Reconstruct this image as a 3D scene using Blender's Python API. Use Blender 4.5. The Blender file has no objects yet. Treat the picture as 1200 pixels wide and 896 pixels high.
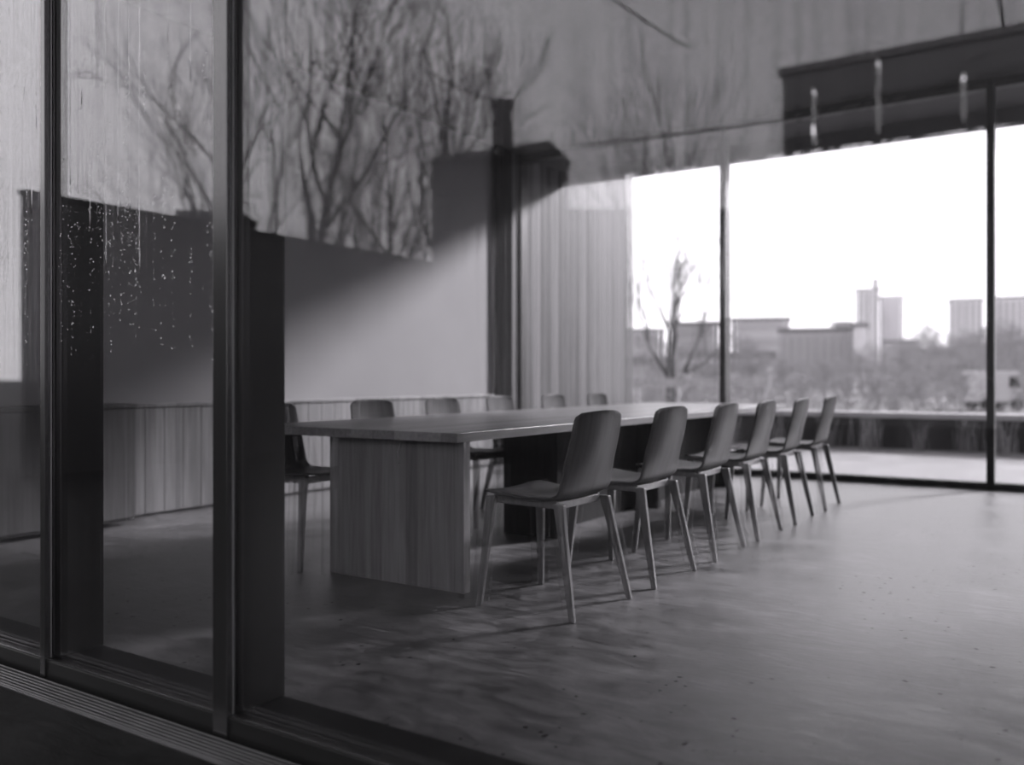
import bpy, math, random
from mathutils import Vector, Matrix
R = math.radians
random.seed(7)
scn = bpy.context.scene
COL = scn.collection

# ------------------------------------------------------------------ helpers
class MB:
    def __init__(s): s.v = []; s.f = []; s.uv = {}
    def add(s, vs, fs):
        o = len(s.v); s.v += [tuple(v) for v in vs]; s.f += [tuple(i + o for i in f) for f in fs]
    def box(s, x0, x1, y0, y1, z0, z1, M=None):
        vs = [Vector(p) for p in ((x0,y0,z0),(x1,y0,z0),(x1,y1,z0),(x0,y1,z0),(x0,y0,z1),(x1,y0,z1),(x1,y1,z1),(x0,y1,z1))]
        if M: vs = [M @ v for v in vs]
        s.add(vs, [(0,3,2,1),(4,5,6,7),(0,1,5,4),(1,2,6,5),(2,3,7,6),(3,0,4,7)])
        return s
    def frustum(s, c0, c1, a0, b0, a1, b1, ax=(1,0,0), ay=(0,1,0)):
        """tapered bar of rectangular section from c0 (a0 x b0) to c1 (a1 x b1)"""
        c0, c1, ax, ay = map(Vector, (c0, c1, ax, ay))
        vs = []
        for c, a, b in ((c0, a0, b0), (c1, a1, b1)):
            for i, j in ((-1,-1),(1,-1),(1,1),(-1,1)):
                vs.append(c + ax*(i*a/2) + ay*(j*b/2))
        if (c1 - c0).dot(ax.cross(ay)) < 0:
            vs = vs[4:] + vs[:4]
        s.add(vs, [(0,3,2,1),(4,5,6,7),(0,1,5,4),(1,2,6,5),(2,3,7,6),(3,0,4,7)])
        return s
    def tube(s, pts, rad, n=6, cap=True):
        pts = [Vector(p) for p in pts]
        if not hasattr(rad, '__len__'): rad = [rad]*len(pts)
        vs = []; fs = []; ref = Vector((0.31,0.87,0.17)).normalized()
        for i, p in enumerate(pts):
            d = (pts[min(i+1,len(pts)-1)] - pts[max(i-1,0)])
            d = d.normalized() if d.length > 1e-9 else Vector((0,0,1))
            a = d.cross(ref)
            if a.length < 1e-3: a = d.cross(Vector((1,0,0)))
            a.normalize(); b = d.cross(a)
            for k in range(n):
                t = 2*math.pi*k/n
                vs.append(p + (a*math.cos(t) + b*math.sin(t))*rad[i])
        for i in range(len(pts)-1):
            for k in range(n):
                fs.append((i*n+k, i*n+(k+1)%n, (i+1)*n+(k+1)%n, (i+1)*n+k))
        if cap:
            fs.append(tuple(range(n-1,-1,-1))); fs.append(tuple(range((len(pts)-1)*n, len(pts)*n)))
        s.add(vs, fs); return s
    def prism(s, poly, z0, z1):
        n = len(poly)
        s.add([(x,y,z0) for x,y in poly] + [(x,y,z1) for x,y in poly],
              [tuple(range(n-1,-1,-1)), tuple(range(n,2*n))] + [(i,(i+1)%n,n+(i+1)%n,n+i) for i in range(n)])
        return s
    def build(s, name, mat, parent=None, smooth=False, bevel=0, loc=None):
        me = bpy.data.meshes.new(name); me.from_pydata(s.v, [], s.f); me.update()
        if mat: me.materials.append(mat)
        if smooth:
            for p in me.polygons: p.use_smooth = True
        o = bpy.data.objects.new(name, me); COL.objects.link(o)
        if parent: o.parent = parent
        if loc: o.location = loc
        if bevel:
            b = o.modifiers.new('bevel','BEVEL'); b.width = bevel; b.segments = 2; b.limit_method = 'ANGLE'; b.angle_limit = R(40)
        return o
def empty(name, loc=(0,0,0), rz=0, parent=None):
    o = bpy.data.objects.new(name, None); COL.objects.link(o); o.location = loc; o.rotation_euler = (0,0,rz)
    o.empty_display_size = .2
    if parent: o.parent = parent
    return o
def tag(o, label=None, cat=None, group=None, kind=None):
    if label: o['label'] = label
    if cat: o['category'] = cat
    if group: o['group'] = group
    if kind: o['kind'] = kind
    return o
def kids(o): return [c for c in bpy.data.objects if c.parent == o]
def copy_tree(o, parent=None):
    c = o.copy(); COL.objects.link(c); c.parent = parent
    for ch in kids(o): copy_tree(ch, c)
    return c

# ------------------------------------------------------------------ materials
def newmat(name):
    m = bpy.data.materials.new(name); m.use_nodes = True
    nt = m.node_tree; nt.nodes.clear()
    out = nt.nodes.new('ShaderNodeOutputMaterial')
    return m, nt, out
def N(nt, typ, **kw):
    n = nt.nodes.new(typ)
    for k, v in kw.items():
        if k in n.inputs.keys(): n.inputs[k].default_value = v
        else: setattr(n, k, v)
    return n
def L(nt, a, b): nt.links.new(a, b)
def g(v, a=1): return (v, v*.985, v*1.01, a)
def ramp(nt, fac, stops):
    r = nt.nodes.new('ShaderNodeValToRGB'); L(nt, fac, r.inputs[0])
    el = r.color_ramp.elements
    while len(el) < len(stops): el.new(.5)
    for e, (p, c) in zip(el, stops): e.position = p; e.color = g(c)
    return r
def coords(nt, scale, src='Object'):
    tc = nt.nodes.new('ShaderNodeTexCoord'); mp = nt.nodes.new('ShaderNodeMapping')
    mp.inputs['Scale'].default_value = scale; L(nt, tc.outputs[src], mp.inputs[0]); return mp.outputs[0]
def simple(name, v, rough=.6, metal=0, noise=.15, nscale=6, bump=.0, spec=.5):
    m, nt, out = newmat(name)
    b = N(nt, 'ShaderNodeBsdfPrincipled', Roughness=rough, Metallic=metal)
    b.inputs['Specular IOR Level'].default_value = spec
    co = coords(nt, (1,1,1))
    no = N(nt, 'ShaderNodeTexNoise', Scale=nscale, Detail=5.0); L(nt, co, no.inputs['Vector'])
    r = ramp(nt, no.outputs['Fac'], [(.3, v*(1-noise)), (.7, v*(1+noise))])
    L(nt, r.outputs[0], b.inputs['Base Color'])
    if bump:
        bp = N(nt, 'ShaderNodeBump', Strength=bump, Distance=.01); L(nt, no.outputs['Fac'], bp.inputs['Height']); L(nt, bp.outputs[0], b.inputs['Normal'])
    L(nt, b.outputs[0], out.inputs[0]); return m
def wood(name, lo, hi, axis='Z', rough=.45, src='Object', fine=60, board=None, boardaxis='X', spec=.4, amt=.35, coat=0):
    m, nt, out = newmat(name)
    b = N(nt, 'ShaderNodeBsdfPrincipled', Roughness=rough); b.inputs['Specular IOR Level'].default_value = spec
    b.inputs['Coat Weight'].default_value = coat; b.inputs['Coat Roughness'].default_value = .22
    sc = {'X':(.06,1,1), 'Y':(1,.06,1), 'Z':(1,1,.06)}[axis]
    co = coords(nt, sc, src)
    vec = co
    val = None
    if board:
        tc = nt.nodes.new('ShaderNodeTexCoord'); sp = nt.nodes.new('ShaderNodeSeparateXYZ'); L(nt, tc.outputs[src], sp.inputs[0])
        dv = N(nt, 'ShaderNodeMath', operation='DIVIDE'); L(nt, sp.outputs[boardaxis], dv.inputs[0]); dv.inputs[1].default_value = board
        fl = N(nt, 'ShaderNodeMath', operation='FLOOR'); L(nt, dv.outputs[0], fl.inputs[0])
        wn = N(nt, 'ShaderNodeTexWhiteNoise', noise_dimensions='1D'); L(nt, fl.outputs[0], wn.inputs['W'])
        ad = N(nt, 'ShaderNodeVectorMath', operation='MULTIPLY_ADD'); L(nt, wn.outputs['Color'], ad.inputs[0]); ad.inputs[1].default_value = (7,7,7); L(nt, co, ad.inputs[2])
        vec = ad.outputs[0]; val = wn.outputs['Value']
    n1 = N(nt, 'ShaderNodeTexNoise', Scale=9.0, Detail=4.0, Distortion=.6); L(nt, vec, n1.inputs['Vector'])
    n2 = N(nt, 'ShaderNodeTexNoise', Scale=float(fine), Detail=3.0); L(nt, vec, n2.inputs['Vector'])
    mx = N(nt, 'ShaderNodeMath', operation='MULTIPLY_ADD'); L(nt, n2.outputs['Fac'], mx.inputs[0]); mx.inputs[1].default_value = .45; 
    sc1 = N(nt, 'ShaderNodeMath', operation='MULTIPLY'); L(nt, n1.outputs['Fac'], sc1.inputs[0]); sc1.inputs[1].default_value = .55
    L(nt, sc1.outputs[0], mx.inputs[2])
    fac = mx.outputs[0]
    if val:
        m2 = N(nt, 'ShaderNodeMath', operation='MULTIPLY_ADD'); L(nt, val, m2.inputs[0]); m2.inputs[1].default_value = amt; 
        s2 = N(nt, 'ShaderNodeMath', operation='SUBTRACT'); L(nt, fac, s2.inputs[0]); s2.inputs[1].default_value = amt/2
        L(nt, s2.outputs[0], m2.inputs[2]); fac = m2.outputs[0]
    r = ramp(nt, fac, [(.32, lo), (.66, hi)])
    L(nt, r.outputs[0], b.inputs['Base Color'])
    bp = N(nt, 'ShaderNodeBump', Strength=.15, Distance=.002); L(nt, n2.outputs['Fac'], bp.inputs['Height']); L(nt, bp.outputs[0], b.inputs['Normal'])
    L(nt, b.outputs[0], out.inputs[0]); return m

def glass_mat(name, wet=0.0, tint=.975, n=1.52):
    """clear architectural pane: fresnel reflection over straight transmission, optionally a wet film"""
    m, nt, out = newmat(name)
    geo = nt.nodes.new('ShaderNodeNewGeometry')
    ior = N(nt, 'ShaderNodeMix', data_type='FLOAT'); ior.inputs[2].default_value = n; ior.inputs[3].default_value = 1/n
    L(nt, geo.outputs['Backfacing'], ior.inputs[0])
    fr = nt.nodes.new('ShaderNodeFresnel'); L(nt, ior.outputs[0], fr.inputs['IOR'])
    tr = N(nt, 'ShaderNodeBsdfTransparent', Color=(tint, tint*.995, tint*1.003, 1))
    gl = N(nt, 'ShaderNodeBsdfGlossy', Color=(1,.985,1.01,1), Roughness=.0)
    mix = nt.nodes.new('ShaderNodeMixShader'); L(nt, fr.outputs[0], mix.inputs[0]); L(nt, tr.outputs[0], mix.inputs[1]); L(nt, gl.outputs[0], mix.inputs[2])
    last = mix.outputs[0]
    if wet:
        gl.inputs['Roughness'].default_value = .0
        co = coords(nt, (42, 1, .9)); no = N(nt, 'ShaderNodeTexNoise', Scale=1.0, Detail=4.0, Roughness=.6); L(nt, co, no.inputs['Vector'])
        bp = N(nt, 'ShaderNodeBump', Strength=.006, Distance=.004); L(nt, no.outputs['Fac'], bp.inputs['Height']); L(nt, bp.outputs[0], gl.inputs['Normal'])
        # film of water: streaky mask of soft refraction
        rf = N(nt, 'ShaderNodeBsdfRefraction', IOR=1.0001, Roughness=.05)
        rf = N(nt, 'ShaderNodeBsdfRefraction', Roughness=.10, Color=(.93,.925,.935,1)); L(nt, ior.outputs[0], rf.inputs['IOR'])
        rf.inputs['IOR'].default_value = 1.02
        for l in list(rf.inputs['IOR'].links): nt.links.remove(l)
        co2 = coords(nt, (55, 1, 1.1)); n2 = N(nt, 'ShaderNodeTexNoise', Scale=1.0, Detail=5.0, Roughness=.65); L(nt, co2, n2.inputs['Vector'])
        mr = N(nt, 'ShaderNodeMapRange'); L(nt, n2.outputs['Fac'], mr.inputs[0]); mr.inputs[1].default_value = .48; mr.inputs[2].default_value = .68; mr.inputs[3].default_value = .0; mr.inputs[4].default_value = wet
        dirt = N(nt, 'ShaderNodeBsdfDiffuse', Color=g(.5))
        m2 = nt.nodes.new('ShaderNodeMixShader'); L(nt, mr.outputs[0], m2.inputs[0]); L(nt, last, m2.inputs[1]); L(nt, rf.outputs[0], m2.inputs[2])
        last = m2.outputs[0]
    L(nt, last, out.inputs[0]); return m
def water_mat():
    m, nt, out = newmat('rain_water')
    b = N(nt, 'ShaderNodeBsdfGlass', IOR=1.33, Roughness=0.0); L(nt, b.outputs[0], out.inputs[0]); return m

def concrete(name, lo, hi, rough0, rough1, pits=True, scuff=1.0, spec=.5):
    m, nt, out = newmat(name)
    b = N(nt, 'ShaderNodeBsdfPrincipled'); b.inputs['Specular IOR Level'].default_value = spec
    co = coords(nt, (1,1,1))
    a1 = N(nt, 'ShaderNodeTexNoise', Scale=1.6, Detail=10.0, Roughness=.72, Distortion=.5); L(nt, co, a1.inputs['Vector'])
    mp = nt.nodes.new('ShaderNodeMapping'); mp.inputs['Rotation'].default_value = (0,0,R(-38)); mp.inputs['Scale'].default_value = (1.6, 6, 1); L(nt, co, mp.inputs[0])
    a2 = N(nt, 'ShaderNodeTexNoise', Scale=2.2, Detail=9.0, Roughness=.7, Distortion=1.2); L(nt, mp.outputs[0], a2.inputs['Vector'])
    mx = N(nt, 'ShaderNodeMix', data_type='FLOAT'); mx.inputs[0].default_value = .5; L(nt, a1.outputs['Fac'], mx.inputs[2]); L(nt, a2.outputs['Fac'], mx.inputs[3])
    fac = mx.outputs[0]
    r = ramp(nt, fac, [(.40, lo), (.5, (lo+hi)*.45), (.60, hi)])
    col = r.outputs[0]
    if pits:
        # patches where small air holes and chips cluster
        wv = N(nt, 'ShaderNodeVectorMath', operation='MULTIPLY_ADD'); L(nt, a2.outputs['Color'], wv.inputs[0]); wv.inputs[1].default_value = (.05,.05,0); L(nt, co, wv.inputs[2])
        pn = N(nt, 'ShaderNodeTexNoise', Scale=1.3, Detail=2.0); L(nt, co, pn.inputs['Vector'])
        for vs_, rad in ((9.0, .055), (19.0, .085)):
            vo = N(nt, 'ShaderNodeTexVoronoi', Scale=vs_, Randomness=1.0); L(nt, wv.outputs[0], vo.inputs['Vector'])
            vr = N(nt, 'ShaderNodeSeparateColor'); L(nt, vo.outputs['Color'], vr.inputs[0])
            th = N(nt, 'ShaderNodeMapRange'); L(nt, pn.outputs['Fac'], th.inputs[0]); th.inputs[1].default_value = .36; th.inputs[2].default_value = .52; th.inputs[3].default_value = .0; th.inputs[4].default_value = rad*2
            tm = N(nt, 'ShaderNodeMath', operation='MULTIPLY'); L(nt, th.outputs[0], tm.inputs[0]); L(nt, vr.outputs[0], tm.inputs[1])
            sb = N(nt, 'ShaderNodeMath', operation='SUBTRACT'); L(nt, vo.outputs['Distance'], sb.inputs[0]); L(nt, tm.outputs[0], sb.inputs[1])
            ms = N(nt, 'ShaderNodeMapRange'); L(nt, sb.outputs[0], ms.inputs[0]); ms.inputs[1].default_value = -.02; ms.inputs[2].default_value = .015; ms.inputs[3].default_value = .12; ms.inputs[4].default_value = 1.0
            mc = N(nt, 'ShaderNodeMix', data_type='RGBA', blend_type='MULTIPLY'); mc.inputs[0].default_value = 1.0; L(nt, col, mc.inputs[6]); L(nt, ms.outputs[0], mc.inputs[7]); col = mc.outputs[2]
            pm = N(nt, 'ShaderNodeMath', operation='MULTIPLY'); L(nt, ms.outputs[0], pm.inputs[0]); pm.inputs[1].default_value = spec
            if vs_ > 10: L(nt, prev, pm.inputs[1])
            prev = pm.outputs[0]; L(nt, prev, b.inputs['Specular IOR Level'])
    L(nt, col, b.inputs['Base Color'])
    rr = N(nt, 'ShaderNodeMapRange'); L(nt, fac, rr.inputs[0]); rr.inputs[1].default_value = .35; rr.inputs[2].default_value = .65; rr.inputs[3].default_value = rough0; rr.inputs[4].default_value = rough1
    L(nt, rr.outputs[0], b.inputs['Roughness'])
    n3 = N(nt, 'ShaderNodeTexNoise', Scale=22.0, Detail=8.0, Roughness=.7); L(nt, mp.outputs[0], n3.inputs['Vector'])
    bp = N(nt, 'ShaderNodeBump', Strength=.35*scuff, Distance=.003); L(nt, n3.outputs['Fac'], bp.inputs['Height'])
    bp2 = N(nt, 'ShaderNodeBump', Strength=.25*scuff, Distance=.02); L(nt, a2.outputs['Fac'], bp2.inputs['Height']); L(nt, bp.outputs[0], bp2.inputs['Normal'])
    L(nt, bp2.outputs[0], b.inputs['Normal'])
    L(nt, b.outputs[0], out.inputs[0]); return m

M = {}
M['frame'] = simple('black_anodised_frame', .010, .4, 0, .1, 3, spec=.3)
M['frame_front'] = simple('dark_metal_stile', .11, .2, .85, .08, 3)
M['bead'] = simple('aluminium_bead', .28, .35, .8, .1, 3)
M['black'] = simple('black_column_paint', .006, .9, spec=.05)
M['glass'] = glass_mat('clear_glass', n=1.25)
M['wetglass'] = glass_mat('rain_wet_glass', wet=.38)
M['water'] = water_mat()
M['floor'] = concrete('polished_concrete', .024, .165, .27, .54, spec=.85, scuff=.6)
M['terrace'] = concrete('wet_dark_paving', .0015, .022, .55, .8, pits=False, spec=.12)
M['backterrace'] = concrete('pale_wet_terrace', .22, .36, .3, .6, pits=False)
M['plaster'] = simple('pale_plaster', .17, .75, 0, .06, 1.5)
M['ceiling'] = simple('dark_ceiling', .02, .8, 0, .1, 1.5)
M['soffit'] = simple('dark_soffit', .05, .8, 0, .1, 1.5)
M['panel'] = wood('pale_vertical_boards', .032, .10, 'Z', .6, board=.15, boardaxis='Y', fine=40, amt=.45, spec=.2)
M['wain'] = wood('wainscot_boards', .07, .17, 'Z', .5, board=.16, boardaxis='Y', fine=40, amt=.4)
M['darkwood'] = wood('dark_cabinet_wood', .035, .07, 'Z', .5)
M['tabletop'] = wood('oak_tabletop', .09, .20, 'Y', .42, board=.14, boardaxis='X', fine=60, coat=.2, amt=.25)
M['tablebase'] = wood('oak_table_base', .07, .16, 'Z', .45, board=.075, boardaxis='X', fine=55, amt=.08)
M['shell'] = wood('veneer_shell', .030, .070, 'X', .42, src='UV', fine=45, coat=0, spec=.05)
M['leg'] = wood('oak_leg', .065, .13, 'Z', .45, fine=60, spec=.25)
M['table_shade'] = wood('table_shade_wood', .010, .024, 'Z', .7, spec=.05)  # near-black tone puts the shade under the table into the colour
M['bark'] = simple('dark_bark', .02, .9, 0, .3, 8)
M['midbark'] = simple('mid_grey_bark', .07, .9, 0, .3, 8)
M['haze_bark'] = simple('hazed_bark', .33, .9, 0, .3, 8)  # bark paled so that its colour carries the distance haze
M['brick_dark'] = simple('dark_brick', .025, .85, 0, .2, 3)
M['roof_dark'] = simple('dark_roof_slate', .03, .7, 0, .2, 3)
M['charcoal'] = simple('charcoal_cladding', .025, .6, 0, .12, 1.2)
M['charcoal2'] = simple('dark_garden_wall', .02, .8, 0, .12, 1.2)
M['winglass'] = simple('dark_window_glass', .02, .7, 0, .05, 2)
M['pole'] = simple('dark_pole', .03, .6)
M['grate'] = simple('steel_grate', .30, .38, .9, .12, 6)
M['groove'] = simple('drain_channel', .02, .8)
M['city1'] = simple('hazed_pale_concrete', .72, .85, 0, .06, .02)  # city wall tones lifted, distance haze is put into the colour
M['city2'] = simple('hazed_mid_concrete', .42, .85, 0, .08, .05)
M['city3'] = simple('hazed_grey_render', .50, .85, 0, .08, .05)
M['citywin'] = simple('blind_windows', .34, .5, 0, .1, .3)
M['cityroof'] = simple('felt_roof', .2, .9)
M['white'] = simple('white_painted_metal', .5, .4, 0, .03, 2)
M['tyre'] = simple('tyre_rubber', .02, .8)
M['parapet'] = simple('dark_parapet_render', .03, .8, 0, .25, 2)
M['coping'] = simple('pale_stone_coping', .42, .6, 0, .1, 3)
M['field'] = simple('winter_grass', .15, .95, 0, .5, .15)
M['grass'] = simple('dry_grass_blades', .25, .8, 0, .3, 4)

# ------------------------------------------------------------------ dimensions (metres; facade along X, room depth along Y)
XL, XR, YF, YB, ZC = -5.73, 2.3, 1.66, 9.0, 3.68

def struct(o): return tag(o, kind='structure')

# floor
struct(MB().box(XL-.3, XR+.3, 1.835, YB+.12, -.2, 0).build('floor', M['floor']))
struct(MB().box(-400, 400, -500, 1.50, -.25, 0).build('ground', M['terrace']))
struct(MB().box(XL-.3, XR+.3, 1.50, 1.835, -.25, -.03).build('trim_1', M['groove']))
struct(MB().box(-45, 45, YB+.12, 13.95, -.3, -.02).build('ground', M['backterrace']))
struct(MB().box(-500, 600, 13.98, 1500, -1.3, -.8).build('ground', M['field']))
# ceiling / roof with overhang at the back
struct(MB().box(XL-.3, XR+.3, 1.60, YB+.12, ZC, ZC+.3).build('ceiling', M['ceiling']))
struct(MB().box(XL-.6, XR+1.2, YB+.12, 9.97, ZC, ZC+.3).build('roof_overhang', M['soffit']))
struct(MB().box(XL-.6, XR+1.2, 9.97, 10.03, 3.49, ZC+.35).build('trim_2', M['soffit']))
struct(MB().box(XL-.6, XR+1.2,   .35, 1.60, ZC+.02, ZC+.3).build('unseen_sky_blocker', M['soffit']))  # unseen canopy, added to keep high sky light out of the room
# walls
struct(MB().box(XL-.3, XL, 1.66, 8.75, 0, ZC).build('wall_left', M['plaster']))
w = MB(); y = 8.755
while y < 12.14:
    y1 = min(y+.15, 12.15); w.box(XL-.02, XL+.012, y+.003, y1-.003, 0 if y < 9.1 else -.02, ZC if y < 9.9 else 4.4); y = y1
w.box(XL-.25, XL-.02, 8.755, 10.03, 0, ZC); w.box(XL-.25, XL-.02, 10.03, 12.15, -.02, 4.4)
wingw = w.build('boarded_wing_wall', M['panel'], bevel=.002); tag(wingw, 'pale vertically boarded timber wall running outward beyond the glass, right of the black corner column', 'wall')
struct(MB().box(XL, -5.675, 8.41, 8.75, 0, ZC).build('trim_3', M['black'], bevel=.003))
# right wall: solid and out of view, dark to cut bounced light
w = MB()
w.box(XR, XR+.25, 1.66, YB+.12, 0, ZC)
struct(w.build('wall_right', M['charcoal']))
def window(name, x0, x1, y, z0, z1, axis='X', ft=.065, depth=.14, glass='glass', bottom=.062, top=.08):
    """one glazed bay: left stile, head, sill and the pane"""
    root = empty(name, ((x0+x1)/2 if axis=='X' else y, y if axis=='X' else (x0+x1)/2, z0)); struct(root)
    W = (x1-x0)/2; H = z1-z0
    rot = 0 if axis=='X' else R(90)
    root.rotation_euler = (0,0,rot)
    MB().box(-W-ft/2, -W+ft/2, -depth/2, depth/2, 0, H).build('stile', M['frame'], root, bevel=.003)
    MB().box(-W+ft/2, W-ft/2, -depth/2, depth/2, 0, bottom).build('sill_rail', M['frame'], root, bevel=.003)
    MB().box(-W+ft/2, W-ft/2, -depth/2, depth/2, H-top, H).build('head_rail', M['frame'], root, bevel=.003)
    MB().box(-W+ft/2, W-ft/2, -.006, .006, bottom, H-top).build('glass_pane', M[glass], root)
    return root
xs = [-5.72, -3.19, -.714, XR-.03]
n = 1
for a, b in zip(xs[:-1], xs[1:]):
    window('window_%d' % n, a, b, YB+.03, 0, ZC); n += 1
# wainscot along the left wall
w = MB(); y = 3.75
while y < 8.40:
    y1 = min(y+.16, 8.41)
    w.box(XL, XL+.03, y+.002, y1-.002, .02, .79); y = y1
ws = w.build('trim_4', M['wain'], bevel=.002); struct(ws)
cp = MB().box(XL, XL+.045, 3.73, 8.41, .79, .815).build('trim_5', M['wain'], bevel=.003); struct(cp)
cab = empty('low_cabinet', (XL+.14, 2.95, 0)); tag(cab, 'dark low wooden cabinet against the left wall where the boarded panelling ends', 'cabinet')
MB().box(-.139, .12, -.75, .72, .03, .80).build('carcass', M['darkwood'], cab, bevel=.004)
MB().box(-.139, .14, -.76, .73, .80, .825).build('top', M['darkwood'], cab, bevel=.004)
for y0, y1 in ((-.74,-.255),(-.245,.235),(.245,.715)):
    MB().box(.12, .138, y0, y1, .05, .79).build('door', M['darkwood'], cab, bevel=.003)

# ------------------------------------------------------------------ glass facade between the camera and the room
FH = ZC - .06
def facade_bay(name, x0, x1, fw, wet=True):
    """bay whose LEFT edge is x0 - the mullion belongs to it and stands on the line x0 (its right face)"""
    root = empty(name, (x0, YF, 0)); struct(root)
    m = MB().box(-fw, 0, 1.625-YF, 1.643-YF, .0, FH); m.build('mullion_front', M['frame_front'], root, bevel=.0015)
    m = MB().box(-fw+.001, -.004, 1.643-YF, 1.655-YF, .0, FH).box(-fw, 0, 1.655-YF, 1.838-YF, .056, FH); m.build('mullion_fin', M['frame'], root, bevel=.0015)
    MB().box(-.004, -.0005, 1.6465-YF, 1.6515-YF, .06, FH).build('glazing_bead', M['bead'], root)
    MB().box(0.0, x1-x0-fw, -.006, .006, .05, FH).build('glass_pane', M['wetglass'], root)
    return root
bays = [(-4.75,-3.85,.026),(-3.85,-2.92,.026),(-2.92,-2.0,.026),(-2.0,.36,.06),(.36,XR,.026)]
mw = {b[0]: b[2] for b in bays}
for i, (a, b, fw) in enumerate(bays):
    r = facade_bay('window_%d' % n, a, b + mw[a] - mw.get(b, .0) + (fw - mw[a]), fw); n += 1
struct(MB().box(XL-.3, -4.776, 1.62, 1.84, 0, ZC).build('wall_front', M['charcoal']))
s = MB().box(-4.776, XR, 1.632, 1.835, -.02, .056)
struct(s.build('trim_6', M['frame'], bevel=.003))
struct(MB().box(-4.776, XR, 1.632, 1.838, FH, ZC+.1).build('trim_7', M['frame'], bevel=.003))
# small raised ledge that catches the light along the sill front
struct(MB().box(-4.776, XR, 1.634, 1.641, .056, .0605).build('trim_8', M['frame_front'], bevel=.001))
# drain grate in front of the sill
gr = empty('drain_grate', (-1.5, 1.565, 0)); tag(gr, 'ribbed steel drain grate running along the foot of the glass facade', 'drain grate')
nr = 7
for i in range(nr):
    y0 = 1.512 + i*.0158 - 1.565
    MB().box(-3.6, 5.6, y0, y0+.0065, -.028, .001 if i not in (0,nr-1) else .003).build('rib', M['grate'], gr, bevel=.0008)
MB().box(-3.6, 5.6, 1.503-1.565, 1.508-1.565, -.028, .003).build('edge_angle', M['grate'], gr, bevel=.0008)

# ------------------------------------------------------------------ rain drops and runs on the glass
def ico(sub=1):
    import bmesh
    bm = bmesh.new(); bmesh.ops.create_icosphere(bm, subdivisions=sub, radius=1)
    v = [tuple(p.co) for p in bm.verts]; f = [tuple(q.index for q in p.verts) for p in bm.faces]; bm.free(); return v, f
IV, IF = ico(2)
rnd = random.Random(11)
def drops(x0, x1, z0, z1, cols, per, big=.0022):
    m = MB(); yy = YF-.006
    trails = [rnd.uniform(x0, x1) for _ in range(cols)]
    for tx in trails:
        k = rnd.randint(per//2, per)
        zc = rnd.uniform(z0, z1)
        for _ in range(k):
            z = rnd.gauss(zc, .16)
            if not (z0-.1 < z < z1): continue
            x = tx + rnd.gauss(0, .006)
            if not (x0 < x < x1): continue
            r = big*rnd.uniform(.3, 1)**1.5
            sz = rnd.uniform(1, 1.6)
            m.add([(x+v[0]*r, yy+v[1]*r*.45, z+v[2]*r*sz) for v in IV], IF)
    return m
def runs(m, xs_, zt, zb):
    yy = YF-.006
    for x in xs_:
        z = rnd.uniform(*zt); end = rnd.uniform(*zb); pts = []; rad = []; xx = x
        while z > end:
            pts.append((xx, yy, z)); rad.append(.0009*rnd.uniform(.6, 1.5)); z -= rnd.uniform(.03,.07); xx += rnd.gauss(0,.0008)
        if len(pts) < 3: continue
        m.tube(pts, rad, 6)
        m.add([(xx+v[0]*.002, yy+v[1]*.0012, z+.03+v[2]*.004) for v in IV], IF)
    return m
d1 = drops(-3.80, -2.955, 1.05, 2.2, 50, 36, .0026); runs(d1, [-3.1,-3.05,-3.02,-3.2,-3.3,-3.4], (2.3,2.9), (1.4,2.0))
tag(d1.build('rain_drops', M['water'], smooth=True), 'tiny rain drops and runs on the leftmost glass pane', 'rain drops', kind='stuff')
d2 = drops(-2.90, -2.06, 1.15, 1.95, 46, 36, .0026); runs(d2, [-2.82,-2.75,-2.70,-2.62,-2.55,-2.50,-2.44,-2.3,-2.2], (2.2,2.9), (1.3,2.0))
tag(d2.build('rain_drops', M['water'], smooth=True), 'tiny rain drops and runs on the second glass pane, left of the wide mullion', 'rain drops', kind='stuff')
d3 = MB()
def blur_run(x, zt, zb, r=.003):
    pts = []; z = zt
    while z > zb: pts.append((x+rnd.gauss(0,.001), YF-.006, z)); z -= .012
    d3.tube(pts, [r*rnd.uniform(.5,1.4) for _ in pts], 7)
for x, zt, zb in ((-.416,1.53,1.414),(-.306,1.56,1.42),(-.171,1.51,1.42)): blur_run(x, zt, zb, .0022)
tag(d3.build('rain_runs', M['water'], smooth=True), 'water runs trickling down the wide glass pane at upper right', 'water runs', kind='stuff')

# ------------------------------------------------------------------ dining table
table = empty('dining_table', (-3.065, 6.0, 0))
tag(table, 'long oak dining table with thick top and slab supports, in mid room', 'table')
TY0, TY1 = 3.25-6.0, 8.55-6.0
MB().box(-.72, .655, TY0, TY1, .704, .748).build('tabletop', M['tabletop'], table, bevel=.002)
for k, (y, xa, xb) in enumerate(((3.31,-3.27,-2.415),(4.75,-3.15,-2.75),(6.30,-3.15,-2.75),(7.9,-3.15,-2.75))):
    MB().box(xa+3.065, xb+3.065, y-6.0, y+.05-6.0, 0, .704).build('base_panel', M['tablebase'] if k == 0 else M['table_shade'], table, bevel=.002)  # rear panels take the wood with the shade in its colour
MB().box(-.05, .14, 4.8-6, 8.3-6, .0, .70).build('spine_panel', M['table_shade'], table, bevel=.002)
hk = MB().tube([(.27,3.308-6,.69),(.27,3.300-6,.66),(.262,3.297-6,.645),(.268,3.297-6,.60),(.266,3.300-6,.585)], .003, 7)
hk.build('cable_loop', M['bead'], table, smooth=True)

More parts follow.
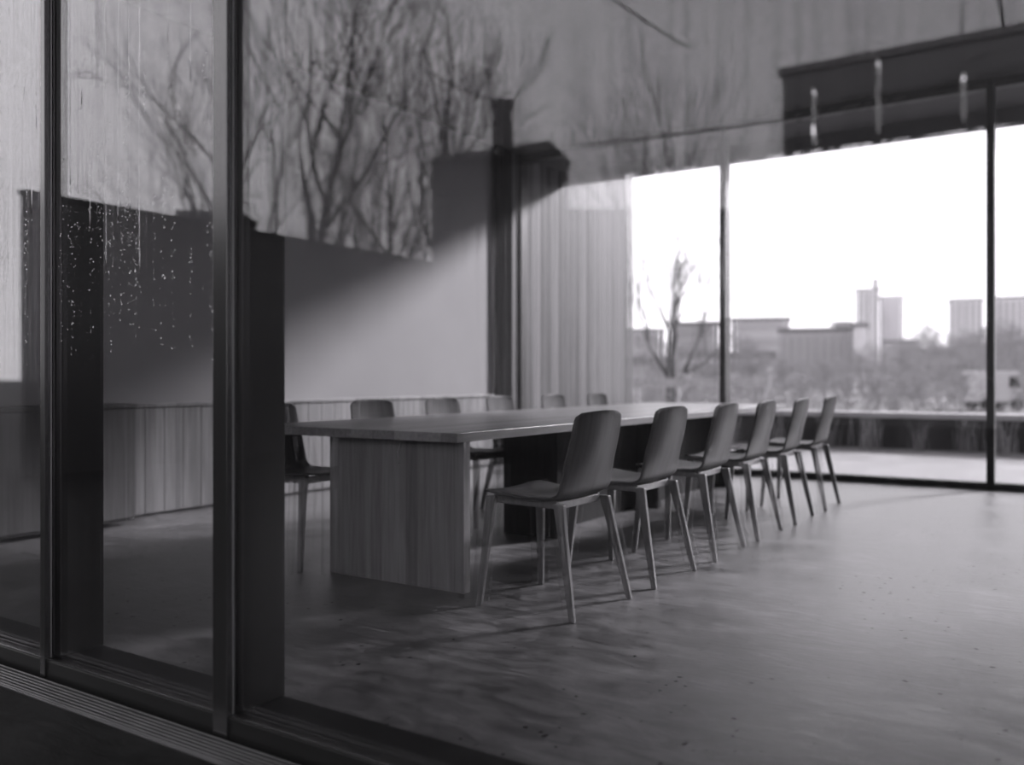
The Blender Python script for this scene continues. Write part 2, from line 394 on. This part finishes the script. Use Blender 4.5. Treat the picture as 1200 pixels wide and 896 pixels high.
# ------------------------------------------------------------------ chair
def shell_mesh():
    prof = []
    # seat: front lip to curve, then back
    for i in range(12):
        t = i/11; x = -.245 + t*.355; z = .493 - .020*t - .010*math.sin(math.pi*t) - (.010*(1-t/.12)**2 if t < .12 else 0)
        prof.append((x, z))
    cx, cz = .110, .473+.085
    for i in range(1, 10):
        a = R(-90 + 80*i/9); prof.append((cx + .085*math.cos(a), cz + .085*math.sin(a)))
    x0, z0 = prof[-1]
    for i in range(1, 19):
        t = i/18; z = z0 + t*(.862-z0); prof.append((x0 + .085*t + .012*math.sin(math.pi*t), z))
    n = len(prof); s = [0]
    for i in range(1, n): s.append(s[-1] + math.hypot(prof[i][0]-prof[i-1][0], prof[i][1]-prof[i-1][1]))
    tot = s[-1]; nv = 17
    me = bpy.data.meshes.new('seat_shell'); vs = []; fs = []; uvs = []
    for i, (x, z) in enumerate(prof):
        u = s[i]; ub = max(0, (u - .40)/(tot-.40))
        hw = .222 - .010*min(1,u/.3) - .018*ub**1.5
        # rounded corners at the front lip and at the top
        for dist, rr in ((u, .05), (tot-u, .042)):
            if dist < rr: hw -= rr*(1 - math.sqrt(max(0, 1-(1-dist/rr)**2)))
        for j in range(nv):
            v = -1 + 2*j/(nv-1); y = v*hw
            lift = .012*v*v*(1-ub) ; fwd = .030*v*v*min(1, ub*2.2)
            topdip = -.006*v*v*max(0,(ub-.85)/.15)
            vs.append((x - fwd, y, z + (lift if u < .40 else lift*max(0,1-ub*4)) + topdip)); uvs.append((u, y))
    for i in range(n-1):
        for j in range(nv-1):
            a = i*nv+j; fs.append((a, a+1, a+nv+1, a+nv))
    me.from_pydata(vs, [], fs); me.update()
    uvl = me.uv_layers.new(name='UVMap')
    for p in me.polygons:
        p.use_smooth = True
        for li in p.loop_indices:
            uvl.data[li].uv = uvs[me.loops[li].vertex_index]
    me.materials.append(M['shell'])
    return me
def make_chair():
    root = empty('dining_chair', (0,0,0))
    o = bpy.data.objects.new('seat_shell', shell_mesh()); COL.objects.link(o); o.parent = root
    sm = o.modifiers.new('solid','SOLIDIFY'); sm.thickness = .011; sm.offset = -1
    bv = o.modifiers.new('bevel','BEVEL'); bv.width = .003; bv.segments = 2; bv.limit_method = 'ANGLE'; bv.angle_limit = R(50)
    # frame below the seat: side rails (sloping with the seat) and cross rails
    f = MB()
    for sy in (-1, 1):
        f.frustum((-.185, sy*.172, .467), (.14, sy*.172, .463), .036, .020, .036, .020, ax=(0.04,0,1), ay=(0,1,0))
    f.box(-.203, -.179, -.17, .17, .448, .482); f.box(.118, .142, -.17, .17, .442, .476)
    f.build('seat_frame', M['leg'], root, bevel=.004)
    for sy in (-1, 1):
        for (xt, xb, rear) in ((-.195, -.225, 0), (.160, .258, 1)):
            l = MB()
            zt = .479 if not rear else .469
            y_t, y_b = sy*.190, sy*.243
            # widened shoulder then tapering leg
            pts = [((xt, y_t, zt), .050, .026), ((xt+(xb-xt)*.17, y_t+(y_b-y_t)*.17, zt*.83), .042, .027), ((xb, y_b, 0), .026, .020)]
            n0 = len(l.v)
            for (c, a, b) in pts:
                l.v += [(c[0]+i*a/2, c[1]+j*b/2, c[2]) for i, j in ((-1,-1),(1,-1),(1,1),(-1,1))]
            for k in range(2):
                for q in range(4):
                    l.f.append((k*4+4+q, k*4+4+(q+1)%4, k*4+(q+1)%4, k*4+q))
            l.f.append((0,1,2,3)); l.f.append((11,10,9,8))
            l.build('leg', M['leg'], root, bevel=.004)
    return root
chair = make_chair()
RIGHT = [(-2.005,3.42,-3,'plywood chair nearest the camera, standing alone at the near corner of the table'),
         (-1.97,4.13,-1,'second plywood chair from the camera in the right-hand row'),
         (-1.95,4.88,0,'third plywood chair from the camera in the right-hand row'),
         (-1.94,5.60,0,'fourth plywood chair from the camera in the right-hand row'),
         (-1.92,6.34,1,'fifth plywood chair from the camera in the right-hand row, next to the last one'),
         (-1.91,7.12,1,'farthest plywood chair of the right-hand row, nearest the back window')]
LEFT = [(-3.62,3.45,2,'dark plywood chair on the left side of the table, cut off by the wide mullion'),
        (-3.62,4.28,-2,'left-side plywood chair whose grey curved back shows above the near table end'),
        (-3.62,5.03,0,'plywood chair on the left side, third from the camera, half of its back lit'),
        (-3.62,5.78,1,'left-side plywood chair with bright back in front of the black corner column'),
        (-3.62,6.60,-1,'left-side plywood chair with bright back before the boarded wall, left of two'),
        (-3.62,7.42,1,'left-side plywood chair with bright back before the boarded wall, farthest of its row')]
first = True
for lst, side, grp in ((RIGHT, 0, 'plywood chairs along the right side of the table'), (LEFT, 180, 'plywood chairs along the left side of the table')):
    for (x, y, a, lab) in lst:
        c = chair if first else copy_tree(chair); first = False
        c.location = (x, y, 0); c.rotation_euler = (0, 0, R(side + a))
        tag(c, lab, 'chair', grp)

# ------------------------------------------------------------------ outdoors: trees
def make_tree(name, H, seed, spread=28, levels=6, r0=.16, trunk=.28, mat='bark', twigmin=.009, upright=.35, sidelimbs=5, lean=0, maxtw=5200):
    rn = random.Random(seed)
    limbs = MB(); tw = MB(); cnt = [0]
    def grow(p, d, ln, r, lv):
        steps = 3 if lv < 3 else 2
        pts = [p.copy()]; rad = [r]; dd = d.copy(); q = p.copy()
        for i in range(steps):
            dd = (dd + Vector((rn.gauss(0,.05), rn.gauss(0,.05), rn.gauss(0,.03)+.13*upright))).normalized()
            q = q + dd*(ln/steps); pts.append(q.copy()); rad.append(max(twigmin*.6, r*(1-.35*(i+1)/steps)))
        (limbs if lv < 3 else tw).tube(pts, rad, 7 if lv < 2 else (5 if lv < 3 else 3), cap=lv < 3)
        if lv >= levels: return
        nch = rn.choice((2,3,3)) if lv < levels-1 else rn.choice((2,3))
        for k in range(nch):
            if cnt[0] > maxtw: return
            cnt[0] += 1
            ang = R(rn.gauss(spread, 8)) * (0.45 if k == 0 else 1)
            az = rn.uniform(0, 2*math.pi)
            a = dd.orthogonal().normalized(); b = dd.cross(a)
            nd = (dd*math.cos(ang) + (a*math.cos(az) + b*math.sin(az))*math.sin(ang))
            nd = (nd + Vector((0,0,upright*.35))).normalized()
            t = 1.0 if k < 2 else rn.uniform(.45, .9)
            idx = min(len(pts)-1, int(round(t*(len(pts)-1))))
            grow(pts[idx], nd, ln*rn.uniform(.68,.88), max(twigmin*.6, rad[idx]*(.78 if k == 0 else .58)), lv+1)
    # trunk as leader with side limbs
    tp = [Vector((0,0,-.05))]; d = Vector((math.sin(R(lean)),0,math.cos(R(lean))))
    L0 = H*.62; seg = 7
    for i in range(seg):
        d = (d + Vector((rn.gauss(0,.035), rn.gauss(0,.035), .03))).normalized(); tp.append(tp[-1] + d*L0/seg)
    rr = [r0*(1-.72*(i/seg)) for i in range(seg+1)]; rr[0] *= 1.25
    limbs.tube(tp, rr, 9)
    grow(tp[-1], d, H*.13, rr[-1]*.9, 2)
    for k in range(sidelimbs):
        t = trunk + (1-trunk)*(k/sidelimbs); i = min(seg-1, int(t*seg)); f = t*seg - i
        p = tp[i].lerp(tp[i+1], f); az = k*2.4 + rn.uniform(-.4,.4); el = R(rn.uniform(46,64))
        nd = Vector((math.cos(az)*math.cos(el), math.sin(az)*math.cos(el), math.sin(el)))
        grow(p, nd, H*rn.uniform(.16,.21)*(1.1-.4*t), rr[i]*.62, 2)
    tr = limbs.build(name, M[mat], smooth=True)
    tw.build('twigs', M[mat], tr)
    return tr
SY = 2*YF
def pos(px, t):   # point at eye distance t along a sight line (only used to lay out the site)
    k = (px-600)/1035; c, s_ = math.cos(R(33)), math.sin(R(33))
    return (t*(-s_ + k*c), t*(c + k*s_))
def behind(px, t):
    x, y = pos(px, t); return (x, SY - y, 0)
def place(o, xyz, rz=0, label=None, cat=None, group=None, sc=None):
    o.location = xyz; o.rotation_euler = (0,0,rz)
    if sc: o.scale = (sc,sc,sc)
    tag(o, label, cat, group); return o
G1 = 'bare trees mirrored in the glass facade'
t1 = make_tree('bare_tree', 12.0, 5, spread=24, r0=.19, levels=6, sidelimbs=10, trunk=.22, upright=.45, twigmin=.013)
place(t1, behind(357, 20), 0, 'tall bare tree mirrored just right of the wide mullion', 'tree', G1)
t2 = make_tree('bare_tree', 12.5, 9, spread=24, r0=.20, levels=6, sidelimbs=9, trunk=.25, upright=.5, twigmin=.014)
place(t2, behind(533, 25), 1, 'tall bare tree mirrored left of the chimney', 'tree', G1)
t3 = make_tree('bare_tree', 15.0, 12, spread=24, r0=.28, levels=6, sidelimbs=10, trunk=.35, upright=.4)
place(t3, behind(775, 36), 2, 'bare spreading tree mirrored right of the chimney house', 'tree', G1)
t4 = make_tree('bare_tree', 9.5, 21, spread=30, r0=.15, levels=6, sidelimbs=7, trunk=.2, upright=.3, lean=-10)
place(t4, behind(283, 17), .5, 'bare tree mirrored behind the wide mullion with a bent limb', 'tree', G1)
t5 = make_tree('bare_tree', 7.8, 33, spread=36, r0=.12, levels=6, sidelimbs=9, trunk=.15, upright=.2)
place(t5, behind(415, 22), 0, 'smaller twiggy tree mirrored between the two tall trees, left one', 'tree', G1)
t6 = copy_tree(t5); place(t6, behind(462, 23), 2.1, 'smaller twiggy tree mirrored between the two tall trees, right one', 'tree', G1, 1.0)
t7 = copy_tree(t2); place(t7, behind(458, 30), 2.9, 'bare tree mirrored farther back between the two tall trees', 'tree', G1, 1.0)

# garden wall / wing, townhouse, dark block (stand behind the camera, mirrored in the glass)
XW = -9.0
def wz(px, py):   # height of the garden wall plane at its near end
    return 1.0 + (443-py)/1035.0*(XW/(-math.sin(R(33)) + (px-600)/1035*math.cos(R(33))))
wh = 2.86
gw = empty('garden_wall', (XW-.15, SY-4.7, 0)); tag(gw, 'long dark garden wall running away from the facade, mirrored at left', 'wall')
MB().box(.06, .15, -7.4, -.12, 0, wh).build('wall_body', M['charcoal2'], gw)
MB().box(.04, .17, -7.42, -.10, wh, wh+.05).build('coping', M['charcoal2'], gw)
sx_, sy_ = pos(243, 22)
sh = empty('outbuilding', (sx_, SY-sy_, 0), R(-33)); tag(sh, 'small dark flat-roofed outbuilding mirrored just above the long garden wall at left', 'outbuilding')
MB().box(-.75, .75, -1.6, 0, 0, 5.05).build('wall_body', M['charcoal2'], sh)
MB().box(-.8, .8, -1.65, .05, 5.05, 5.18).build('flat_roof', M['roof_dark'], sh)
MB().box(-.4, .4, 0, .04, 0, 2.0).build('door', M['winglass'], sh)

hx, hy = pos(586, 30)
ho = empty('brick_townhouse', (hx, SY-hy, 0), R(33)); tag(ho, 'dark brick house with hipped roof and tall chimney, mirrored at centre', 'house')
# local x axis mirrors the picture's left-right because the house is seen in the glass
ho.rotation_euler = (0,0,R(-33))
HW0, HW1 = -2.32, 2.32
MB().box(HW0, HW1, -6, 0, 0, 8.35).build('wall_body', M['brick_dark'], ho)
rf = MB(); zz = 8.35
rf.add([(HW0-.1,.1,zz),(HW1+.1,.1,zz),(HW1+.1,-6.1,zz),(HW0-.1,-6.1,zz),(HW0+.1,-.6,zz+.35),(HW0+.6,-5.4,zz+.35),(HW1-.6,-.8,zz+.95),(HW1-1.6,-5.0,zz+.95),(.5,-.8,zz+.75),(.5,-5,zz+.75)],
       [(0,3,2,1),(0,1,6,8,4),(0,4,5,3),(3,5,9,7,2),(1,2,7,6),(4,8,9,5),(8,6,7,9)])
rf.build('hip_roof', M['roof_dark'], ho)
ch = MB().box(-.28, .42, -1.2, -.5, 8.4, 10.45).build('chimney', M['brick_dark'], ho)
MB().box(-.34, .48, -1.26, -.44, 10.45, 10.62).build('chimney_cap', M['brick_dark'], ch)
for x in (-1.4, 1.2):
    for z in (2.2, 5.2):
        wn = MB().box(x-.45, x+.45, .0, .05, z, z+1.5).build('window', M['roof_dark'], ho)
        MB().box(x-.38, x+.38, .05, .07, z+.08, z+1.42).build('window_pane', M['winglass'], wn)

rx, ry = pos(790, 46)
tr_ = empty('terraced_house_row', (rx, SY-ry, 0), R(-33)); tag(tr_, 'long dark row of houses mirrored low behind the foot of the spreading tree', 'houses')
MB().box(-6.4, 6.6, -7, 0, 0, 9.6).build('wall_body', M['brick_dark'], tr_)
rr_ = MB(); rr_.add([(-6.6,.3,9.6),(6.8,.3,9.6),(6.8,-7.3,9.6),(-6.6,-7.3,9.6),(-6.6,-3.5,10.5),(6.8,-3.5,10.5)], [(0,3,2,1),(0,1,5,4),(2,3,4,5),(1,2,5),(3,0,4)])
rr_.build('pitched_roof', M['roof_dark'], tr_)
for k in range(4):
    for z in (1.2, 4.4):
        wn = MB().box(-5.4+k*3.1, -4.2+k*3.1, 0, .05, z, z+1.5).build('window', M['roof_dark'], tr_)
        MB().box(-5.32+k*3.1, -4.28+k*3.1, .05, .07, z+.08, z+1.42).build('window_pane', M['winglass'], wn)
by = SY - 20.0
bb = empty('flat_roofed_block', (0, by, 0)); tag(bb, 'long dark flat-roofed building mirrored across the top right of the glass', 'building')
MB().box(-5.72, 9.0, -9, 0, 0, 7.80).build('wall_body', M['charcoal'], bb)
MB().box(-5.80, 9.0, -9, .10, 7.80, 7.95).build('roof_edge', M['charcoal'], bb)
MB().box(.25, 3.0, -4, -1.0, 7.95, 8.9).build('stair_tower', M['charcoal'], bb)
for k in range(5):
    x = -4.6 + k*2.7
    for z in (4.4,):
        wn = MB().box(x, x+1.7, .0, .06, z, z+1.6).build('window', M['frame'], bb)
        MB().box(x+.07, x+1.63, .06, .08, z+.07, z+1.53).build('window_pane', M['winglass'], wn)
    
# mast and service wires
mx_, my_ = pos(1127, 24)
mast = MB().tube([(0,0,7.9),(0,0,9.6),(0,0,11.2)], [.045,.035,.02], 7).build('roof_mast', M['pole'], smooth=True)
mast.location = (mx_, SY-my_, 0); tag(mast, 'thin roof mast mirrored above the dark flat-roofed block', 'mast')
def mirror_pt(px, py, t):
    x, y = pos(px, t); return Vector((x, SY-y, 1 + (443-py)/1035*t))
def wire(name, a, b, r, sag, label):
    pts = []
    for i in range(13):
        t = i/12; p = a.lerp(b, t); p.z -= sag*4*t*(1-t); pts.append(p)
    o = MB().tube([p - a for p in pts], r, 5).build(name, M['pole'], smooth=True); o.location = a
    return tag(o, label, 'wire')
wire('service_wire', mirror_pt(690,-22,18), mirror_pt(805,55,26), .03, .05, 'service wire mirrored above the spreading tree, running up to the top edge')
wire('service_wire', mirror_pt(500,82,24), mirror_pt(580,118,29.5), .022, .1, 'thin wire mirrored running down to the chimney')
wire('service_wire', mirror_pt(675,170,34), mirror_pt(925,140,21), .03, .05, 'service wire mirrored sloping from the house to the dark block')
wire('service_wire', mirror_pt(1160,-30,15), mirror_pt(1176,32,17), .035, -.2, 'short thick cable mirrored at the top right corner')

# ------------------------------------------------------------------ outdoors: beyond the back window
pw = empty('terrace_parapet', (0, 13.8, 0)); tag(pw, 'low dark parapet with pale coping at the terrace edge beyond the back window', 'parapet')
MB().box(-45, 45, 0, .18, -.3, .42).build('wall_body', M['parapet'], pw)
MB().box(-45, 45, -.06, .42, .42, .50).build('coping', M['coping'], pw, bevel=.01)
# dry grass tufts in front of the parapet
def tuft(seed):
    rn = random.Random(seed); m = MB()
    for _ in range(34):
        a = rn.uniform(0, 6.28); l = rn.uniform(.25,.6); ln = rn.uniform(.05,.45)
        x0, y0 = rn.gauss(0,.08), rn.gauss(0,.06)
        pts = [(x0+math.cos(a)*ln*l*t*t, y0+math.sin(a)*ln*l*t*t, l*t) for t in (0,.35,.7,1)]
        m.tube(pts, [.006,.005,.004,.0015], 3)
    return m
tp = [tuft(1), tuft(2)]
tb = [t.build('grass_tuft', M['grass']) for t in tp]
GX = [-4.6,-3.9,-3.2,-2.6,-1.95,-1.35,-.9,-.35,.3,1.0,1.8,2.6]
for i, x in enumerate(GX):
    o = tb[i] if i < 2 else tb[i % 2].copy()
    if i >= 2: COL.objects.link(o)
    o.location = (x, 13.45 + .1*((i*7)%3-1), -.02); o.rotation_euler = (0,0,i*1.3); s_ = .8+.1*((i*5)%4); o.scale = (s_,s_,s_)
    tag(o, 'dry grass tuft growing along the foot of the dark parapet outside', 'grass tuft', 'grass tufts along the parapet')

def gp(px, t, z=-.8): x, y = pos(px, t); return (x, y, z)
G2 = 'bare trees beyond the terrace'
ta = make_tree('bare_tree', 8.2, 44, spread=34, r0=.28, levels=6, sidelimbs=6, trunk=.22, mat='midbark', upright=.35, twigmin=.016)
place(ta, gp(788, 36), .4, 'nearest bare forked tree outside, left of the first window mullion', 'tree', G2)
tsmall = make_tree('bare_tree', 6.5, 52, spread=40, r0=.2, levels=7, sidelimbs=9, trunk=.12, mat='haze_bark', upright=.15, twigmin=.02)
spots = [(765,70,.8),(812,62,.8),(868,75,.9),(885,52,.62),(930,60,.5),(965,68,.5),(990,80,.6),(1022,66,.7),(1050,50,.62),(1082,56,.75),(1100,74,1.0),(1128,62,.8),(1150,84,1.1),(1178,66,.95),(1196,54,.8),(1225,70,.9),(1075,95,1.0),(1010,100,.8),(940,96,.6)]
for i, (px, t, s_) in enumerate(spots):
    o = tsmall if i == 0 else copy_tree(tsmall)
    place(o, gp(px, t), i*1.7, 'low twiggy bare tree in the hazy belt between the terrace and the city', 'tree', G2, s_)

bsh = make_tree('bare_shrub', 2.6, 71, spread=45, r0=.08, levels=6, sidelimbs=8, trunk=.05, mat='haze_bark', upright=.1, twigmin=.02)
for i in range(22):
    if 17 <= i <= 19: continue
    o = bsh if i == 0 else copy_tree(bsh)
    place(o, gp(760+i*22+((i*37)%17), 30+((i*13)%26)), i*1.1, 'low bare shrub on the ground beyond the terrace parapet', 'shrub', 'bare shrubs beyond the parapet', .8+.1*((i*3)%6))

# city
def block(name, px0, px1, ytop, t, label, wall='city1', win='citywin', bays=6, floors=5, depth=18, roofbox=None, turn=0, bandtop=True, vertical=False):
    x0, y0 = pos(px0, t); x1, y1 = pos(px1, t)
    W = math.hypot(x1-x0, y1-y0); H = 1 + (443-ytop)/1035*t + .8
    root = empty(name, ((x0+x1)/2, (y0+y1)/2, -.8), R(33+turn)-math.atan(((px0+px1)/2-600)/1035)); W *= math.cos(math.atan(((px0+px1)/2-600)/1035)); tag(root, label, 'building')
    MB().box(-W/2, W/2, 0, depth, 0, H).build('wall_body', M[wall], root)
    MB().box(-W/2-.3, W/2+.3, -.3, depth+.3, H-.6, H).build('roof_edge', M['cityroof'] if bandtop else M[wall], root)
    if vertical:
        bwid = W/bays
        for i in range(bays):
            MB().box(-W/2+bwid*(i+.25), -W/2+bwid*(i+.75), -.12, .02, 2, H-1.6).build('window_strip', M[win], root)
    else:
        fh = (H-1.5)/floors
        for k in range(floors):
            MB().box(-W/2+.8, W/2-.8, -.12, .02, 1+fh*k+fh*.35, 1+fh*k+fh*.8).build('window_band', M[win], root)
    if roofbox:
        a, b, h = roofbox
        MB().box(-W/2+W*a, -W/2+W*b, 3, depth-3, H, H+h).build('plant_room', M[wall], root)
    return root
block('tower_block', 1003, 1030, 338, 330, 'tall pale tower block on the skyline, left half of a stepped pair', 'city1', 'city3', 3, 10, vertical=True, roofbox=(.7,1.0,4))
block('tower_block', 1031, 1058, 347, 345, 'tall pale tower block on the skyline, slightly lower right half of the stepped pair', 'city1', 'city3', 4, 10, vertical=True)
block('tower_block', 1112, 1152, 350, 300, 'broad pale tower just left of the right window mullion', 'city1', 'city3', 5, 9, vertical=True)
block('tower_block', 1160, 1215, 347, 300, 'broad pale tower right of the right window mullion', 'city1', 'city3', 7, 9, vertical=True)
block('office_block', 857, 925, 372, 190, 'pale flat office block right of the first window mullion', 'city3', 'city2', 6, 4)
block('office_block', 784, 842, 377, 170, 'grey flat block behind the forked tree', 'city2', 'citywin', 6, 3)
block('apartment_block', 913, 1000, 384, 150, 'mid grey apartment block with window bands in the middle of the skyline', 'city2', 'citywin', 9, 6, vertical=True, roofbox=(.72,1.0,1.2))
block('apartment_slab', 1000, 1016, 378, 140, 'narrow pale gable end right of the mid grey apartment block', 'city1', 'city1', 1, 4, vertical=True)
block('low_block', 1036, 1075, 398, 200, 'low grey building at the foot of the tower pair', 'city2', 'citywin', 5, 2)
block('low_block', 1062, 1120, 408, 170, 'low dark-roofed building left of the right mullion', 'city2', 'citywin', 5, 2)
block('low_block', 1120, 1230, 402, 210, 'low grey building at the foot of the broad towers', 'city2', 'citywin', 7, 2)
block('low_block', 740, 778, 385, 240, 'pale low building at the left edge of the view outside', 'city3', 'citywin', 3, 2)
block('low_shed', 745, 790, 418, 75, 'long low pale shed behind the forked tree', 'city3', 'citywin', 3, 1, depth=8)
block('low_shed', 800, 905, 412, 80, 'long low pale shed right of the forked tree', 'city1', 'citywin', 3, 1, depth=8)
block('low_shed', 1030, 1150, 428, 90, 'long low grey shed behind the twiggy trees', 'city3', 'citywin', 6, 1, depth=8)
# fence rail beyond the terrace
fe = empty('rail_fence', gp(800, 26), R(6)); tag(fe, 'low dark rail fence crossing behind the forked tree outside', 'fence')
MB().box(-1.5, 2.5, -.04, .04, 1.55, 1.80).build('rail', M['haze_bark'], fe)
for k in range(4):
    MB().box(-1.4+k*1.25-.05, -1.4+k*1.25+.05, -.03, .03, 0, 1.55).build('post', M['haze_bark'], fe)
# parked van
van = empty('parked_van', gp(1165, 50), R(33)); tag(van, 'white box van parked beyond the parapet, partly behind the right mullion', 'van')
vb = MB(); prof = [(-1.35,.45),(1.35,.45),(1.35,1.1),(1.15,1.75),(.9,2.2),(-1.35,2.2)]
vv = [(x,-.9,z) for x,z in prof]+[(x,.9,z) for x,z in prof]; k = len(prof)
vb.add(vv, [tuple(range(k)), tuple(range(2*k-1,k-1,-1))]+[(i,k+i,k+(i+1)%k,(i+1)%k) for i in range(k)])
vb.build('body', M['white'], van, bevel=.05)
MB().box(.35,.95,-.93,-.89,1.3,1.9).build('side_window', M['winglass'], van)
for x in (-.85,.8):
    MB().tube([(x,-.95,.36),(x,-.7,.36)], .36, 16).build('wheel', M['tyre'], van)
    MB().tube([(x,.7,.36),(x,.95,.36)], .36, 16).build('wheel', M['tyre'], van)

# ------------------------------------------------------------------ light: overcast sky and a low veiled sun
wd = bpy.data.worlds.new('overcast_sky'); scn.world = wd; wd.use_nodes = True
nt = wd.node_tree; nt.nodes.clear()
out = nt.nodes.new('ShaderNodeOutputWorld'); bg = nt.nodes.new('ShaderNodeBackground')
tc = nt.nodes.new('ShaderNodeTexCoord'); 
no = N(nt, 'ShaderNodeTexNoise', Scale=1.6, Detail=5.0, Roughness=.5); L(nt, tc.outputs['Generated'], no.inputs['Vector'])
r = nt.nodes.new('ShaderNodeValToRGB'); L(nt, no.outputs['Fac'], r.inputs[0])
r.color_ramp.elements[0].position = .3; r.color_ramp.elements[0].color = (.90,.885,.905,1)
r.color_ramp.elements[1].position = .7; r.color_ramp.elements[1].color = (1.0,.985,1.01,1)
sx = nt.nodes.new('ShaderNodeSeparateXYZ'); L(nt, tc.outputs['Generated'], sx.inputs[0])
ev = N(nt, 'ShaderNodeMapRange', interpolation_type='SMOOTHSTEP'); L(nt, sx.outputs['Z'], ev.inputs[0]); ev.inputs[1].default_value = .36; ev.inputs[2].default_value = .75; ev.inputs[3].default_value = 2.25; ev.inputs[4].default_value = .7
az = N(nt, 'ShaderNodeMath', operation='MULTIPLY_ADD'); L(nt, sx.outputs['X'], az.inputs[0]); az.inputs[1].default_value = -.24; az.inputs[2].default_value = 1.0
mu = N(nt, 'ShaderNodeMath', operation='MULTIPLY'); L(nt, ev.outputs[0], mu.inputs[0]); L(nt, az.outputs[0], mu.inputs[1]); L(nt, mu.outputs[0], bg.inputs[1]); L(nt, r.outputs[0], bg.inputs[0]); L(nt, bg.outputs[0], out.inputs[0])
sl = bpy.data.lights.new('veiled_sun', 'SUN'); sl.energy = 10.5; sl.angle = R(9); sl.color = (1,.985,1.01)
so = bpy.data.objects.new('veiled_sun', sl); COL.objects.link(so)
so.rotation_euler = Vector((-.50,-1,-.49)).to_track_quat('-Z','Y').to_euler(); so.location = (6,20,12)

# ------------------------------------------------------------------ camera
cd = bpy.data.cameras.new('camera'); co_ = bpy.data.objects.new('camera', cd); COL.objects.link(co_)
cd.sensor_fit = 'HORIZONTAL'; cd.sensor_width = 36; cd.lens = 1035/1200*36
cd.shift_y = -5/1200
cd.clip_start = .02; cd.clip_end = 3000
co_.location = (0,0,1.0); co_.rotation_euler = (R(90), 0, R(33))
cd.dof.use_dof = True; cd.dof.focus_distance = 3.45; cd.dof.aperture_fstop = 31.05/24.0
scn.camera = co_
vs = scn.view_settings
vs.view_transform = 'Standard'; vs.look = 'None'; vs.gamma = 1; vs.exposure = 0; vs.use_curve_mapping = False
scn.cycles.use_denoising = True; scn.cycles.use_adaptive_sampling = False
scn.cycles.max_bounces = 14; scn.cycles.transparent_max_bounces = 24; scn.cycles.transmission_bounces = 10; scn.cycles.glossy_bounces = 6; scn.cycles.diffuse_bounces = 5
scn.cycles.sample_clamp_indirect = 6
